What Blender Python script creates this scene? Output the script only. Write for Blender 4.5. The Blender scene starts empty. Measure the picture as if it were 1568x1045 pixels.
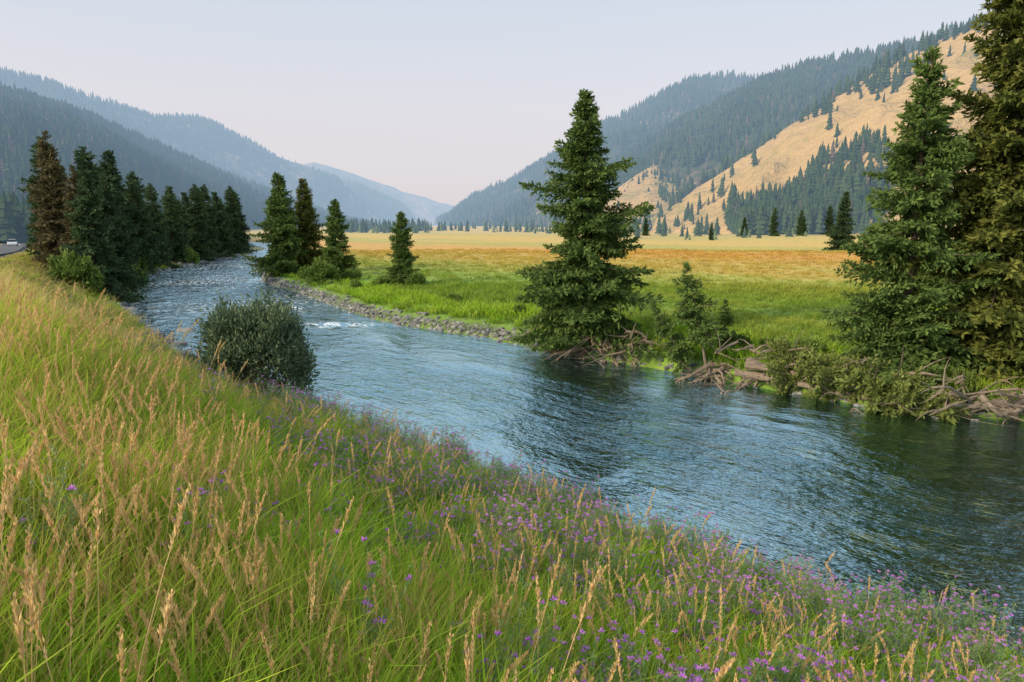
import bpy, math, numpy as np
from mathutils import Vector
from math import radians as rad
R = np.random.default_rng(7)
scene = bpy.context.scene

# ---------------------------------------------------------------- helpers
def nd(nt, t, ins=None, **props):
    n = nt.nodes.new(t)
    for k, v in props.items(): setattr(n, k, v)
    if ins:
        for k, v in ins.items():
            if isinstance(v, bpy.types.NodeSocket): nt.links.new(v, n.inputs[k])
            else: n.inputs[k].default_value = v
    return n
def newmat(name):
    m = bpy.data.materials.new(name); m.use_nodes = True
    nt = m.node_tree; nt.nodes.clear()
    out = nt.nodes.new('ShaderNodeOutputMaterial')
    return m, nt, out
def c4(c): return (c[0], c[1], c[2], 1.0)
def math_(nt, op, a, b=0.0, clamp=False):
    n = nd(nt, 'ShaderNodeMath', {0: a, 1: b}, operation=op); n.use_clamp = clamp
    return n.outputs[0]
def mixc(nt, f, a, b, bt='MIX'):
    n = nt.nodes.new('ShaderNodeMix'); n.data_type = 'RGBA'; n.blend_type = bt
    for i, v in ((0, f), (6, a), (7, b)):
        if isinstance(v, bpy.types.NodeSocket): nt.links.new(v, n.inputs[i])
        elif i == 0: n.inputs[i].default_value = v
        else: n.inputs[i].default_value = c4(v)
    return n.outputs[2]
def ramp(nt, f, stops, interp='LINEAR'):
    n = nt.nodes.new('ShaderNodeValToRGB'); cr = n.color_ramp; cr.interpolation = interp
    while len(cr.elements) < len(stops): cr.elements.new(0.5)
    for e, (p, c) in zip(cr.elements, stops):
        e.position = p; e.color = c4(c) if len(c) == 3 else c
    nt.links.new(f, n.inputs[0]); return n.outputs[0]
def noise(nt, vec, scale, detail=3, rough=.55):
    n = nd(nt, 'ShaderNodeTexNoise', {'Scale': scale, 'Detail': detail, 'Roughness': rough})
    if vec is not None: nt.links.new(vec, n.inputs['Vector'])
    return n.outputs['Fac']
def mapping(nt, vec, scale=(1,1,1), rot=(0,0,0)):
    return nd(nt, 'ShaderNodeMapping', {'Vector': vec, 'Scale': scale, 'Rotation': rot}).outputs[0]
def attr(nt, name):
    return nd(nt, 'ShaderNodeAttribute', attribute_name=name).outputs['Fac']
# painted smoke haze: colour and emission fade surfaces toward smoke colour with world distance
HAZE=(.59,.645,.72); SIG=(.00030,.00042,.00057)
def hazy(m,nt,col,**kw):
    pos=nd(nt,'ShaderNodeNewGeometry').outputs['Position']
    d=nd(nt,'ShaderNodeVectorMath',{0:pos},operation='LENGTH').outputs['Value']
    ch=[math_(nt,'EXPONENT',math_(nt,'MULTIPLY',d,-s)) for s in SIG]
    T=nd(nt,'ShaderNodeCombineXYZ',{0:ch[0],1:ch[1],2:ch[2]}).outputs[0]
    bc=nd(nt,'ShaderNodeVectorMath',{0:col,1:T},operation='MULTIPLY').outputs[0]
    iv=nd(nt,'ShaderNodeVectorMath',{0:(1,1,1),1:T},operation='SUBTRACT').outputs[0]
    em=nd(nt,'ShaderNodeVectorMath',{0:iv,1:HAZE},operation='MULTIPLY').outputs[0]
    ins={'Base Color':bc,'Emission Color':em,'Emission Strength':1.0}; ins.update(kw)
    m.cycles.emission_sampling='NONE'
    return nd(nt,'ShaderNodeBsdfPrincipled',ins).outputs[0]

class MB:
    def __init__(s): s.V=[]; s.F=[]; s.M=[]; s.T=[]; s.n=0
    def add(s, V, F, mat=0, tip=0.0):
        V=np.asarray(V,float).reshape(-1,3); F=np.asarray(F,int).reshape(-1,4)
        s.V.append(V); s.F.append(F+s.n); s.n+=len(V)
        s.M.append(np.full(len(F),mat) if np.isscalar(mat) else np.asarray(mat))
        s.T.append(np.full(len(V),tip,float) if np.isscalar(tip) else np.asarray(tip,float))
    def get(s): return np.vstack(s.V),np.vstack(s.F),np.concatenate(s.M),np.concatenate(s.T)
def mkmesh(name, V, F, M=None, mats=(), T=None, smooth=False, attrs=None):
    me=bpy.data.meshes.new(name); V=np.asarray(V,np.float32); F=np.asarray(F,np.int32)
    me.vertices.add(len(V)); me.vertices.foreach_set('co',V.ravel())
    me.loops.add(F.size); me.loops.foreach_set('vertex_index',F.ravel())
    me.polygons.add(len(F)); me.polygons.foreach_set('loop_start',np.arange(0,F.size,4,dtype=np.int32))
    for m in mats: me.materials.append(m)
    if M is not None: me.polygons.foreach_set('material_index',np.asarray(M,np.int32))
    me.polygons.foreach_set('use_smooth',np.full(len(F),smooth))
    me.update(calc_edges=True); me.validate()
    if T is not None:
        a=me.attributes.new('tip','FLOAT','POINT'); a.data.foreach_set('value',np.asarray(T,np.float32))
    if attrs:
        for k,v in attrs.items():
            a=me.attributes.new(k,'FLOAT','POINT'); a.data.foreach_set('value',np.asarray(v,np.float32))
    return me
def mkobj(name, me, loc=(0,0,0), rot=(0,0,0), sc=1.0, link=True, parent=None):
    o=bpy.data.objects.new(name,me); o.location=loc; o.rotation_euler=rot
    o.scale=(sc,sc,sc) if np.isscalar(sc) else sc
    if link: scene.collection.objects.link(o)
    if parent: o.parent=parent
    return o
def mbobj(name, mb, mats, link=True, smooth=False, **kw):
    V,F,M,T=mb.get(); return mkobj(name, mkmesh(name,V,F,M,mats,T,smooth), link=link, **kw)

def tube(pts, radii, n=6, jit=0, rng=R):
    pts=np.asarray(pts,float); k=len(pts); radii=np.broadcast_to(radii,(k,))
    t=np.gradient(pts,axis=0); t/=np.linalg.norm(t,axis=1)[:,None]+1e-9
    ref=np.array([0,0,1.]) if abs(t[:,2]).mean()<.8 else np.array([1.,0,0])
    a=np.cross(t,ref); a/=np.linalg.norm(a,axis=1)[:,None]+1e-9; b=np.cross(t,a)
    ang=np.arange(n)*2*math.pi/n
    r=radii[:,None]*(1+jit*(rng.random((k,n))-.5))
    V=pts[:,None]+r[...,None]*(np.cos(ang)[None,:,None]*a[:,None]+np.sin(ang)[None,:,None]*b[:,None])
    F=[[i*n+j,i*n+(j+1)%n,(i+1)*n+(j+1)%n,(i+1)*n+j] for i in range(k-1) for j in range(n)]
    return V.reshape(-1,3),np.array(F)
def box(cx,cy,cz,sx,sy,sz):
    V=[(cx+i*sx/2,cy+j*sy/2,cz+k*sz/2) for k in (-1,1) for j in (-1,1) for i in (-1,1)]
    return V,[(0,2,3,1),(4,5,7,6),(0,1,5,4),(2,6,7,3),(0,4,6,2),(1,3,7,5)]
def sprays(P,D,L,W,rng):
    n=len(P); D=D/(np.linalg.norm(D,axis=1)[:,None]+1e-9)
    S=np.cross(D,rng.normal(size=(n,3))); S/=np.linalg.norm(S,axis=1)[:,None]+1e-9
    L=np.broadcast_to(L,(n,))[:,None]; W=np.broadcast_to(W,(n,))[:,None]
    V=np.stack([P,P+D*L*.45+S*W,P+D*L,P+D*L*.45-S*W],1).reshape(-1,3)
    return V,np.arange(4*n).reshape(n,4)
def _h(i,j,s):
    v=np.sin(i*127.1+j*311.7+s*74.7)*43758.5453; return v-np.floor(v)
def vn(x,y,s=0):
    i=np.floor(x);j=np.floor(y);fx=x-i;fy=y-j;fx=fx*fx*(3-2*fx);fy=fy*fy*(3-2*fy)
    return (_h(i,j,s)*(1-fx)+_h(i+1,j,s)*fx)*(1-fy)+(_h(i,j+1,s)*(1-fx)+_h(i+1,j+1,s)*fx)*fy
def fbm(x,y,s=0,o=4):
    r=0;a=.5
    for k in range(o): r=r+a*vn(x,y,s+k); x=x*2.03+11.3;y=y*2.03+5.7;a*=.5
    return r/(1-.5**o)
def smooth_poly(P, n=8):
    P=np.asarray(P,float); Q=np.vstack([2*P[0]-P[1],P,2*P[-1]-P[-2]]); out=[]
    for i in range(len(P)-1):
        p0,p1,p2,p3=Q[i:i+4]
        for t in np.arange(n)/n:
            out.append(.5*((2*p1)+(-p0+p2)*t+(2*p0-5*p1+4*p2-p3)*t*t+(-p0+3*p1-3*p2+p3)*t**3))
    out.append(P[-1]); return np.array(out)
def sdist(x,y,poly):
    best=np.full(x.shape,1e18); sg=np.zeros(x.shape)
    for a,b in zip(poly[:-1],poly[1:]):
        d=b-a; l2=d@d; rx=x-a[0]; ry=y-a[1]
        t=np.clip((rx*d[0]+ry*d[1])/l2,0,1)
        q=(rx-t*d[0])**2+(ry-t*d[1])**2
        m=q<best; best=np.where(m,q,best); sg=np.where(m,np.sign(d[0]*ry-d[1]*rx),sg)
    return np.sqrt(best)*np.where(sg==0,1,sg)

# ---------------------------------------------------------------- layout (metres)
BL=[(70,-30),(30,-8),(16.5,1.5),(6.8,8.3),(3.4,11.0),(-.5,14.9),(-3.7,18.1),(-8.3,22.7),(-13.1,27.6),(-16.2,31.8),(-22.2,40.5),(-29.4,50.7),(-36,65),(-43.5,80),(-50.5,108),(-57.5,150),(-70,195),(-110,250),(-200,300)]
BR=[(110,-8),(60,6),(30,15),(15.9,20.5),(13,21.5),(10,24.3),(6.1,28.6),(2.9,31.3),(-1.2,36.4),(-5.2,40),(-9.8,45.3),(-18,59.7),(-25.8,72),(-30.5,84),(-40,108),(-52,150),(-62,200),(-105,262),(-195,315)]
RD=[(50,-50),(20,-23),(-1.2,-1.2),(-8.3,10.2),(-20.6,26),(-37.4,50),(-54.6,77),(-81,115),(-105.5,150),(-137,190),(-187,240)]
PL=smooth_poly(BL,7); PR=smooth_poly(BR,7); PE=smooth_poly(RD,6)
def fields(x,y):
    sL=sdist(x,y,PL); sR=-sdist(x,y,PR); sE=sdist(x,y,PE); return sL,sR,sE
def zroad(y): return np.interp(y,[15,77,150,300],[4.3,3.1,1.5,1.5])
def height(x,y,f=None):
    sL,sR,sE=f if f is not None else fields(x,y)
    zr=zroad(y)
    fr=np.where(sE>0,1,np.maximum(sL,0)/(np.maximum(sL,0)+np.abs(sE)+1e-6))
    zn=zr*np.interp(fr,[0,.05,.2,.55,.9,1],[0,.07,.16,.47,.95,1])
    bump=(fbm(x*.7,y*.7,3)-.5)
    zn=zn+bump*.35*np.clip(sL/2,0,1)*np.where(sE>-.3,0,1)
    zn=zn-np.where(sE>0,.25*np.clip((sE-9)/3,0,1),0)+np.clip(sE-20,0,400)*.012
    zf=np.interp(sR,[0,.3,1.0,3,8,60,250,600],[0,.3,.55,.7,.9,1.2,2.2,4.5])+bump*.25*np.clip(sR/1.5,0,1)
    zf=zf+np.clip(x-60,0,300)*.012*np.clip((y-40)/100,0,1)+(fbm(x*.02,y*.02,9)-.5)*1.8*np.clip(sR/60,0,1)
    dm=np.minimum(-sL,-sR)
    zb=-.85*np.clip(dm/4.5,0,1)**.8+.3*(fbm(x*.8,y*.8,5)-.5)*np.clip(dm,0,1)
    return np.where(sL>0,zn,np.where(sR>0,zf,zb))
def H(x,y): return float(height(np.array([float(x)]),np.array([float(y)]))[0])

# ---------------------------------------------------------------- meadow colour group
def meadow_group():
    g=bpy.data.node_groups.new('meadow_color','ShaderNodeTree')
    g.interface.new_socket('Color',in_out='OUTPUT',socket_type='NodeSocketColor')
    o=g.nodes.new('NodeGroupOutput')
    pos=nd(g,'ShaderNodeNewGeometry').outputs['Position']
    rot=nd(g,'ShaderNodeMapping',{'Vector':pos,'Rotation':(0,0,rad(-46.2))}).outputs[0]   # x axis now = away from river
    sx=nd(g,'ShaderNodeSeparateXYZ',{0:rot}).outputs[0]
    n1=noise(g,mapping(g,rot,(.05,.014,.0)),1.0,4)
    n2=noise(g,mapping(g,rot,(.35,.09,.0)),1.0,3)
    n3=noise(g,pos,.9,3)
    w=math_(g,'ADD',sx,math_(g,'MULTIPLY',math_(g,'SUBTRACT',n1,.5),80))
    w=math_(g,'ADD',w,math_(g,'MULTIPLY',math_(g,'SUBTRACT',n2,.5),38))
    w=math_(g,'DIVIDE',w,300)
    col=ramp(g,w,[(0,(.20,.34,.035)),(.12,(.24,.37,.045)),(.175,(.38,.42,.065)),(.225,(.58,.46,.10)),(.31,(.72,.44,.105)),(.38,(.76,.42,.10)),(.45,(.50,.46,.10)),(.54,(.74,.50,.12)),(.8,(.60,.48,.12)),(1,(.70,.51,.16))])
    f=math_(g,'ADD',math_(g,'MULTIPLY',n3,.8),.6)
    n=nd(g,'ShaderNodeVectorMath',{0:col,3:f},operation='SCALE')
    g.links.new(n.outputs[0],o.inputs[0]); return g
MG=meadow_group()

# ---------------------------------------------------------------- materials
def foliage(name,dark,light,nscale=1.5,trans=.2,rough=.55,wnoise=.5,far=False):
    m,nt,out=newmat(name)
    pos=nd(nt,'ShaderNodeNewGeometry').outputs['Position']
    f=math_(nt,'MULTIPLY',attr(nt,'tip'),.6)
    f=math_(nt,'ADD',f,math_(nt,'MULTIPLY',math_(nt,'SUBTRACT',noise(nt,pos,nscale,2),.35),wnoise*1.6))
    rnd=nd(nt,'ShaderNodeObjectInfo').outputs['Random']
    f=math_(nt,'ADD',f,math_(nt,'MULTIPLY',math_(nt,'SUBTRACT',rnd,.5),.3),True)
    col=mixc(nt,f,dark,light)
    if far:
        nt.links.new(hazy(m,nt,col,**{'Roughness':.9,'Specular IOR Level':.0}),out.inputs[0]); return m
    p=nd(nt,'ShaderNodeBsdfDiffuse',{'Color':col})
    t=nd(nt,'ShaderNodeBsdfTranslucent',{'Color':col})
    mx=nd(nt,'ShaderNodeMixShader',{0:trans,1:p.outputs[0],2:t.outputs[0]})
    nt.links.new(mx.outputs[0],out.inputs[0]); return m
def bark(name,a,b,scale=12):
    m,nt,out=newmat(name)
    tc=nd(nt,'ShaderNodeTexCoord').outputs['Object']
    n=noise(nt,mapping(nt,tc,(1,1,.25)),scale,5,.65)
    col=mixc(nt,n,a,b)
    bp=nd(nt,'ShaderNodeBump',{'Height':n,'Strength':.7,'Distance':.03})
    p=nd(nt,'ShaderNodeBsdfPrincipled',{'Base Color':col,'Roughness':.85,'Normal':bp.outputs[0]})
    nt.links.new(p.outputs[0],out.inputs[0]); return m
def blade(name,stops,base=(.24,.25,.2),trans=.42,nscale=.5,inst=False):
    m,nt,out=newmat(name)
    pos=nd(nt,'ShaderNodeNewGeometry').outputs['Position']
    rnd=nd(nt,'ShaderNodeObjectInfo').outputs['Random'] if inst else attr(nt,'rnd')
    f=math_(nt,'ADD',math_(nt,'MULTIPLY',rnd,.5),math_(nt,'MULTIPLY',math_(nt,'SUBTRACT',noise(nt,pos,nscale,2),.3),1.1),True)
    col=ramp(nt,f,stops)
    g=ramp(nt,attr(nt,'tip'),[(0,base),(.5,(.9,.92,.85)),(.75,(1.1,1.1,1)),(1,(1.25,1.2,1.05))])  # darker roots paint the shaded gaps between blades into the colour
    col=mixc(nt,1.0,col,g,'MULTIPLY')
    p=nd(nt,'ShaderNodeBsdfDiffuse',{'Color':col})
    t=nd(nt,'ShaderNodeBsdfTranslucent',{'Color':col})
    mx=nd(nt,'ShaderNodeMixShader',{0:trans,1:p.outputs[0],2:t.outputs[0]})
    nt.links.new(mx.outputs[0],out.inputs[0]); return m
M_needle=foliage('spruce_needles',(.045,.085,.024),(.21,.30,.08))
M_needle_sunlit=foliage('spruce_needles_sunlit',(.055,.085,.022),(.33,.33,.075))  # golden sunlight painted into the needle colour
M_needle_rust=foliage('rusty_needles',(.09,.085,.04),(.24,.20,.10))
M_needle_far=foliage('dark_needles',(.03,.062,.032),(.12,.18,.075))
M_needle_fallen=foliage('fading_needles',(.14,.17,.04),(.38,.42,.13))
M_juniper=foliage('juniper_foliage',(.055,.095,.05),(.24,.31,.17),4)
M_willow=foliage('willow_leaves',(.08,.14,.025),(.30,.40,.10),3,.3)
M_bark=bark('spruce_bark',(.06,.042,.03),(.22,.165,.12))
M_dead=bark('weathered_wood',(.10,.07,.05),(.40,.31,.22),9)
M_root=bark('root_wood',(.09,.06,.04),(.32,.22,.14),9)
M_green=blade('green_grass',[(0,(.26,.47,.035)),(.35,(.44,.68,.055)),(.65,(.60,.76,.09)),(1,(.72,.70,.16))],nscale=2.0)
M_straw=blade('dry_grass',[(0,(.54,.48,.12)),(.4,(.74,.58,.18)),(.8,(.84,.64,.26)),(1,(.66,.44,.17))],nscale=1.5)
M_olive=blade('olive_grass',[(0,(.30,.48,.05)),(.5,(.52,.62,.08)),(1,(.70,.62,.15))],nscale=2.0)
M_seed=blade('seed_heads',[(0,(.62,.44,.20)),(.5,(.80,.58,.30)),(1,(.68,.44,.25))],base=(.7,.7,.7),trans=.25)
M_weed=blade('knapweed_stems',[(0,(.19,.33,.12)),(.6,(.28,.40,.17)),(1,(.40,.40,.21))],base=(.5,.5,.45),trans=.3,inst=True)
def simple(name,col,rough=.6,metal=0,emit=None):
    m,nt,out=newmat(name)
    pos=nd(nt,'ShaderNodeTexCoord').outputs['Object']
    cc=mixc(nt,noise(nt,pos,6,3),[v*.85 for v in col],[min(1,v*1.15) for v in col])
    p=nd(nt,'ShaderNodeBsdfPrincipled',{'Base Color':cc,'Roughness':rough,'Metallic':metal})
    nt.links.new(p.outputs[0],out.inputs[0]); return m
M_purple=blade('purple_petals',[(0,(.50,.17,.68)),(.5,(.62,.25,.80)),(1,(.72,.36,.78))],base=(.9,.9,.9),trans=.3,inst=True)
# meadow grass blades follow the meadow colour
m,nt,out=newmat('meadow_grass'); M_meadow=m
gc=nd(nt,'ShaderNodeGroup'); gc.node_tree=MG
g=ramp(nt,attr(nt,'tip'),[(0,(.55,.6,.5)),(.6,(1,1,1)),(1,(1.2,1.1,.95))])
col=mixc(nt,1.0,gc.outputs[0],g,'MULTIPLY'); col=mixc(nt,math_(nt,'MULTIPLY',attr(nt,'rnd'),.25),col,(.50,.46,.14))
p=nd(nt,'ShaderNodeBsdfDiffuse',{'Color':col}); t=nd(nt,'ShaderNodeBsdfTranslucent',{'Color':col})
nt.links.new(nd(nt,'ShaderNodeMixShader',{0:.3,1:p.outputs[0],2:t.outputs[0]}).outputs[0],out.inputs[0])
# stone
m,nt,out=newmat('river_stone'); M_stone=m
tc=nd(nt,'ShaderNodeTexCoord').outputs['Object']; rn=nd(nt,'ShaderNodeObjectInfo').outputs['Random']
col=ramp(nt,rn,[(0,(.12,.11,.105)),(.4,(.25,.245,.235)),(.75,(.40,.385,.36)),(1,(.30,.25,.20))])
nn=noise(nt,tc,5,5); col=mixc(nt,1,col,ramp(nt,nn,[(.2,(.6,.6,.6)),(.8,(1.25,1.25,1.25))]),'MULTIPLY')
bp=nd(nt,'ShaderNodeBump',{'Height':nn,'Strength':.4,'Distance':.05})
nt.links.new(nd(nt,'ShaderNodeBsdfPrincipled',{'Base Color':col,'Roughness':.75,'Normal':bp.outputs[0]}).outputs[0],out.inputs[0])
# ground
m,nt,out=newmat('ground_soil'); M_ground=m
geo=nd(nt,'ShaderNodeNewGeometry').outputs['Position']
gc=nd(nt,'ShaderNodeGroup'); gc.node_tree=MG
near=ramp(nt,noise(nt,geo,1.2,5),[(.25,(.08,.10,.03)),(.5,(.15,.17,.05)),(.75,(.28,.23,.10))])
col=mixc(nt,attr(nt,'nearside'),gc.outputs[0],near)
vor=nd(nt,'ShaderNodeTexVoronoi',{'Vector':geo,'Scale':5.5})
stone=ramp(nt,nd(nt,'ShaderNodeSeparateColor',{0:vor.outputs['Color']}).outputs[0],[(0,(.07,.065,.06)),(.5,(.20,.18,.16)),(1,(.36,.33,.29))])
stone=mixc(nt,1,stone,ramp(nt,vor.outputs['Distance'],[(.2,(1,1,1)),(.75,(.3,.3,.3))]),'MULTIPLY')
col=mixc(nt,attr(nt,'gravel'),col,stone)
wob=nd(nt,'ShaderNodeVectorMath',{0:geo,1:nd(nt,'ShaderNodeVectorMath',{0:nd(nt,'ShaderNodeTexNoise',{'Vector':geo,'Scale':1.1,'Detail':2}).outputs['Color'],3:.5},operation='SCALE').outputs[0]},operation='ADD').outputs[0]
vb=nd(nt,'ShaderNodeTexVoronoi',{'Vector':wob,'Scale':1.5})
bed=ramp(nt,nd(nt,'ShaderNodeSeparateColor',{0:vb.outputs['Color']}).outputs[0],[(0,(.08,.09,.03)),(.5,(.28,.28,.09)),(.75,(.62,.56,.22)),(1,(.90,.84,.48))])
bed=mixc(nt,1,bed,ramp(nt,vb.outputs['Distance'],[(.15,(1,1,1)),(.55,(.10,.11,.09))]),'MULTIPLY')
bed=mixc(nt,1,bed,ramp(nt,noise(nt,geo,.45,3),[(.35,(.45,.5,.45)),(.62,(1.25,1.2,1.0))]),'MULTIPLY')
bed=mixc(nt,attr(nt,'deep'),bed,(.025,.085,.065))
col=mixc(nt,attr(nt,'bed'),col,bed)
bp=nd(nt,'ShaderNodeBump',{'Height':noise(nt,geo,3,6),'Strength':.8,'Distance':.15})
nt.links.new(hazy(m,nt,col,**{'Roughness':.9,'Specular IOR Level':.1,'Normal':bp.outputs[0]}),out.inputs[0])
# water
m,nt,out=newmat('river_water'); M_water=m
uv=nd(nt,'ShaderNodeUVMap',uv_map='UVMap').outputs[0]
h1=noise(nt,mapping(nt,uv,(.75,1.6,1)),1.0,3,.6)
h2=noise(nt,mapping(nt,uv,(2.4,5.2,1)),1.0,3,.65)
h3=noise(nt,mapping(nt,uv,(.10,.22,1)),1.0,3,.6)
hh=math_(nt,'ADD',h1,math_(nt,'MULTIPLY',h2,.5))
amp=ramp(nt,h3,[(.35,(.3,.3,.3)),(.62,(1,1,1))])
hh=math_(nt,'MULTIPLY',hh,math_(nt,'MULTIPLY',amp,attr(nt,'chop')))
bp=nd(nt,'ShaderNodeBump',{'Height':hh,'Strength':1.0,'Distance':.24})
fr=nd(nt,'ShaderNodeFresnel',{'IOR':1.21,'Normal':bp.outputs[0]})
gl=nd(nt,'ShaderNodeBsdfGlossy',{'Color':(.52,.72,.79,1),'Roughness':.05,'Normal':bp.outputs[0]})
tr=nd(nt,'ShaderNodeBsdfTransparent',{'Color':(.90,.95,.80,1)})
df=nd(nt,'ShaderNodeBsdfDiffuse',{'Color':(.016,.070,.070,1),'Normal':bp.outputs[0]})
sub=nd(nt,'ShaderNodeMixShader',{0:math_(nt,'ADD',math_(nt,'MULTIPLY',attr(nt,'depth'),.62),.02),1:tr.outputs[0],2:df.outputs[0]})
w=nd(nt,'ShaderNodeMixShader',{0:fr.outputs[0],1:sub.outputs[0],2:gl.outputs[0]})
foamn=noise(nt,mapping(nt,uv,(1.1,2.8,1)),1.0,5,.75)
fm=math_(nt,'MULTIPLY',ramp(nt,foamn,[(.51,(0,0,0)),(.62,(1,1,1))]),attr(nt,'foam'),True)
fd=nd(nt,'ShaderNodeBsdfDiffuse',{'Color':(.8,.84,.85,1)})
w2=nd(nt,'ShaderNodeMixShader',{0:fm,1:w.outputs[0],2:fd.outputs[0]})
nt.links.new(w2.outputs[0],out.inputs[0])
# hill surfaces
def hillmat(name,stops,scale,fscale,bd=3.0):
    m,nt,out=newmat(name)
    geo=nd(nt,'ShaderNodeNewGeometry').outputs['Position']
    n=noise(nt,geo,scale,6,.6); n2=noise(nt,geo,fscale,5,.7)
    f=math_(nt,'ADD',math_(nt,'MULTIPLY',n,.6),math_(nt,'MULTIPLY',n2,.4))
    col=ramp(nt,f,stops)
    bp=nd(nt,'ShaderNodeBump',{'Height':n2,'Strength':1,'Distance':bd})
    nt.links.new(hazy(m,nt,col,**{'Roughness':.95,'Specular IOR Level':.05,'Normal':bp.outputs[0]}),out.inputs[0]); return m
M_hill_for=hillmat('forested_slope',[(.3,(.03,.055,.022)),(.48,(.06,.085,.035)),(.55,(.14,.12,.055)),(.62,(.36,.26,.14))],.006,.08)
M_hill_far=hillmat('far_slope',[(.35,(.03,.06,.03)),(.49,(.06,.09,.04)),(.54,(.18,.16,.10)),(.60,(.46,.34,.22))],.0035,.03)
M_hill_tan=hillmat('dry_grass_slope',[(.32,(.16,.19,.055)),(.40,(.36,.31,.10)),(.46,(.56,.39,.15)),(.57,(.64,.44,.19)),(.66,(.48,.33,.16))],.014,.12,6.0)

# ---------------------------------------------------------------- ground sheet
ang=np.concatenate([np.linspace(-62,62,500),np.linspace(66,294,58)])
ang=np.radians(90-ang)
rr=np.concatenate([[.02],np.geomspace(.4,8,50,endpoint=False),np.geomspace(8,90,200,endpoint=False),np.geomspace(90,8000,110)])
AA,RR=np.meshgrid(ang,rr); gx=(RR*np.cos(AA)).ravel(); gy=(RR*np.sin(AA)).ravel()
f=fields(gx,gy); gz=height(gx,gy,f); sL,sR,sE=f
na=len(ang); nr=len(rr)
i,j=np.meshgrid(np.arange(nr-1),np.arange(na),indexing='ij'); j2=(j+1)%na
F=np.stack([i*na+j,(i+1)*na+j,(i+1)*na+j2,i*na+j2],-1).reshape(-1,4)
inw=(sL<=0)&(sR<=0); dm=np.minimum(-sL,-sR)
nz=fbm(gx*.6,gy*.6,2)
gravR=np.clip(1.3-sR*(.6+1.2*nz),0,1)*(sR>0)*np.clip((4-gx)/3,0,1)
gravL=np.clip(1.3-sL*(.6+1.0*nz),0,1)*(sL>0)
shoulder=((sE>-.4)&(sE<9.5)).astype(float)
shal=np.clip((12-gx)/9,.0,1)      # the lower pool on the right is clear and shallow
me=mkmesh('ground',np.stack([gx,gy,gz],1),F,None,[M_ground],smooth=True,attrs={
 'nearside':(sL>0).astype(float),'gravel':np.maximum(np.maximum(gravR,gravL),shoulder),
 'bed':inw.astype(float)*np.clip(dm*2,0,1),'deep':np.clip((dm-3.4)/3.,0,.8)*shal})
mkobj('ground',me)

# ---------------------------------------------------------------- river water
fineL=smooth_poly(BL,60); fineR=smooth_poly(BR,60)
mid=(fineL+fineR)/2; dl=np.concatenate([[0],np.cumsum(np.linalg.norm(np.diff(mid,axis=0),axis=1))])
s=np.arange(20,dl[-1],.28)
Lx=np.stack([np.interp(s,dl,fineL[:,k]) for k in (0,1)],1); Rx=np.stack([np.interp(s,dl,fineR[:,k]) for k in (0,1)],1)
dv=Rx-Lx; wv=np.linalg.norm(dv,axis=1)[:,None]; dn=dv/wv; L2=Lx-dn*1.0; R2=Rx+dn*1.0
nc=62; q=np.linspace(0,1,nc)
WP=L2[:,None]*(1-q[None,:,None])+R2[:,None]*q[None,:,None]
wx,wy=WP[...,0].ravel(),WP[...,1].ravel()
U=np.repeat(s,nc); Vv=(q[None,:]*(wv+2)).ravel()
foamz=np.clip(fbm(U*.06,Vv*.12,21)*3-1.3,0,1)*np.clip((wy-25)/25,.02,1)*.8
foamz=np.maximum(foamz,np.exp(-((wx+10.8)/2.0)**2-((wy-41.5)/1.2)**2)*2.4)
foamz=np.maximum(foamz,np.exp(-((wx+17)/2.0)**2-((wy-50)/2.0)**2)*1.8)
foamz=np.maximum(foamz,np.clip((wy-45)/40,0,1)*fbm(U*.1,Vv*.3,31)*1.8)
wz=.07*(fbm(U*.7,Vv*1.3,41,3)-.5)*2*(.5+foamz)
pool=np.clip((wx-7)/7,0,1)
depth=np.clip((np.minimum(Vv,(wv+2).repeat(nc,1).ravel()-Vv)-4.0)/4,0,1)*np.clip((12-wx)/10,.0,1)
nS=len(s); i,j=np.meshgrid(np.arange(nS-1),np.arange(nc-1),indexing='ij')
F=np.stack([i*nc+j,i*nc+j+1,(i+1)*nc+j+1,(i+1)*nc+j],-1).reshape(-1,4)[:,::-1]
me=mkmesh('river',np.stack([wx,wy,wz],1),F,None,[M_water],smooth=True,attrs={'foam':foamz,'depth':depth,'chop':1-.5*pool})
uvl=me.uv_layers.new(name='UVMap'); uvc=np.stack([U,Vv],1)[F.ravel()]; uvl.data.foreach_set('uv',uvc.astype(np.float32).ravel())
mkobj('river',me)

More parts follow.
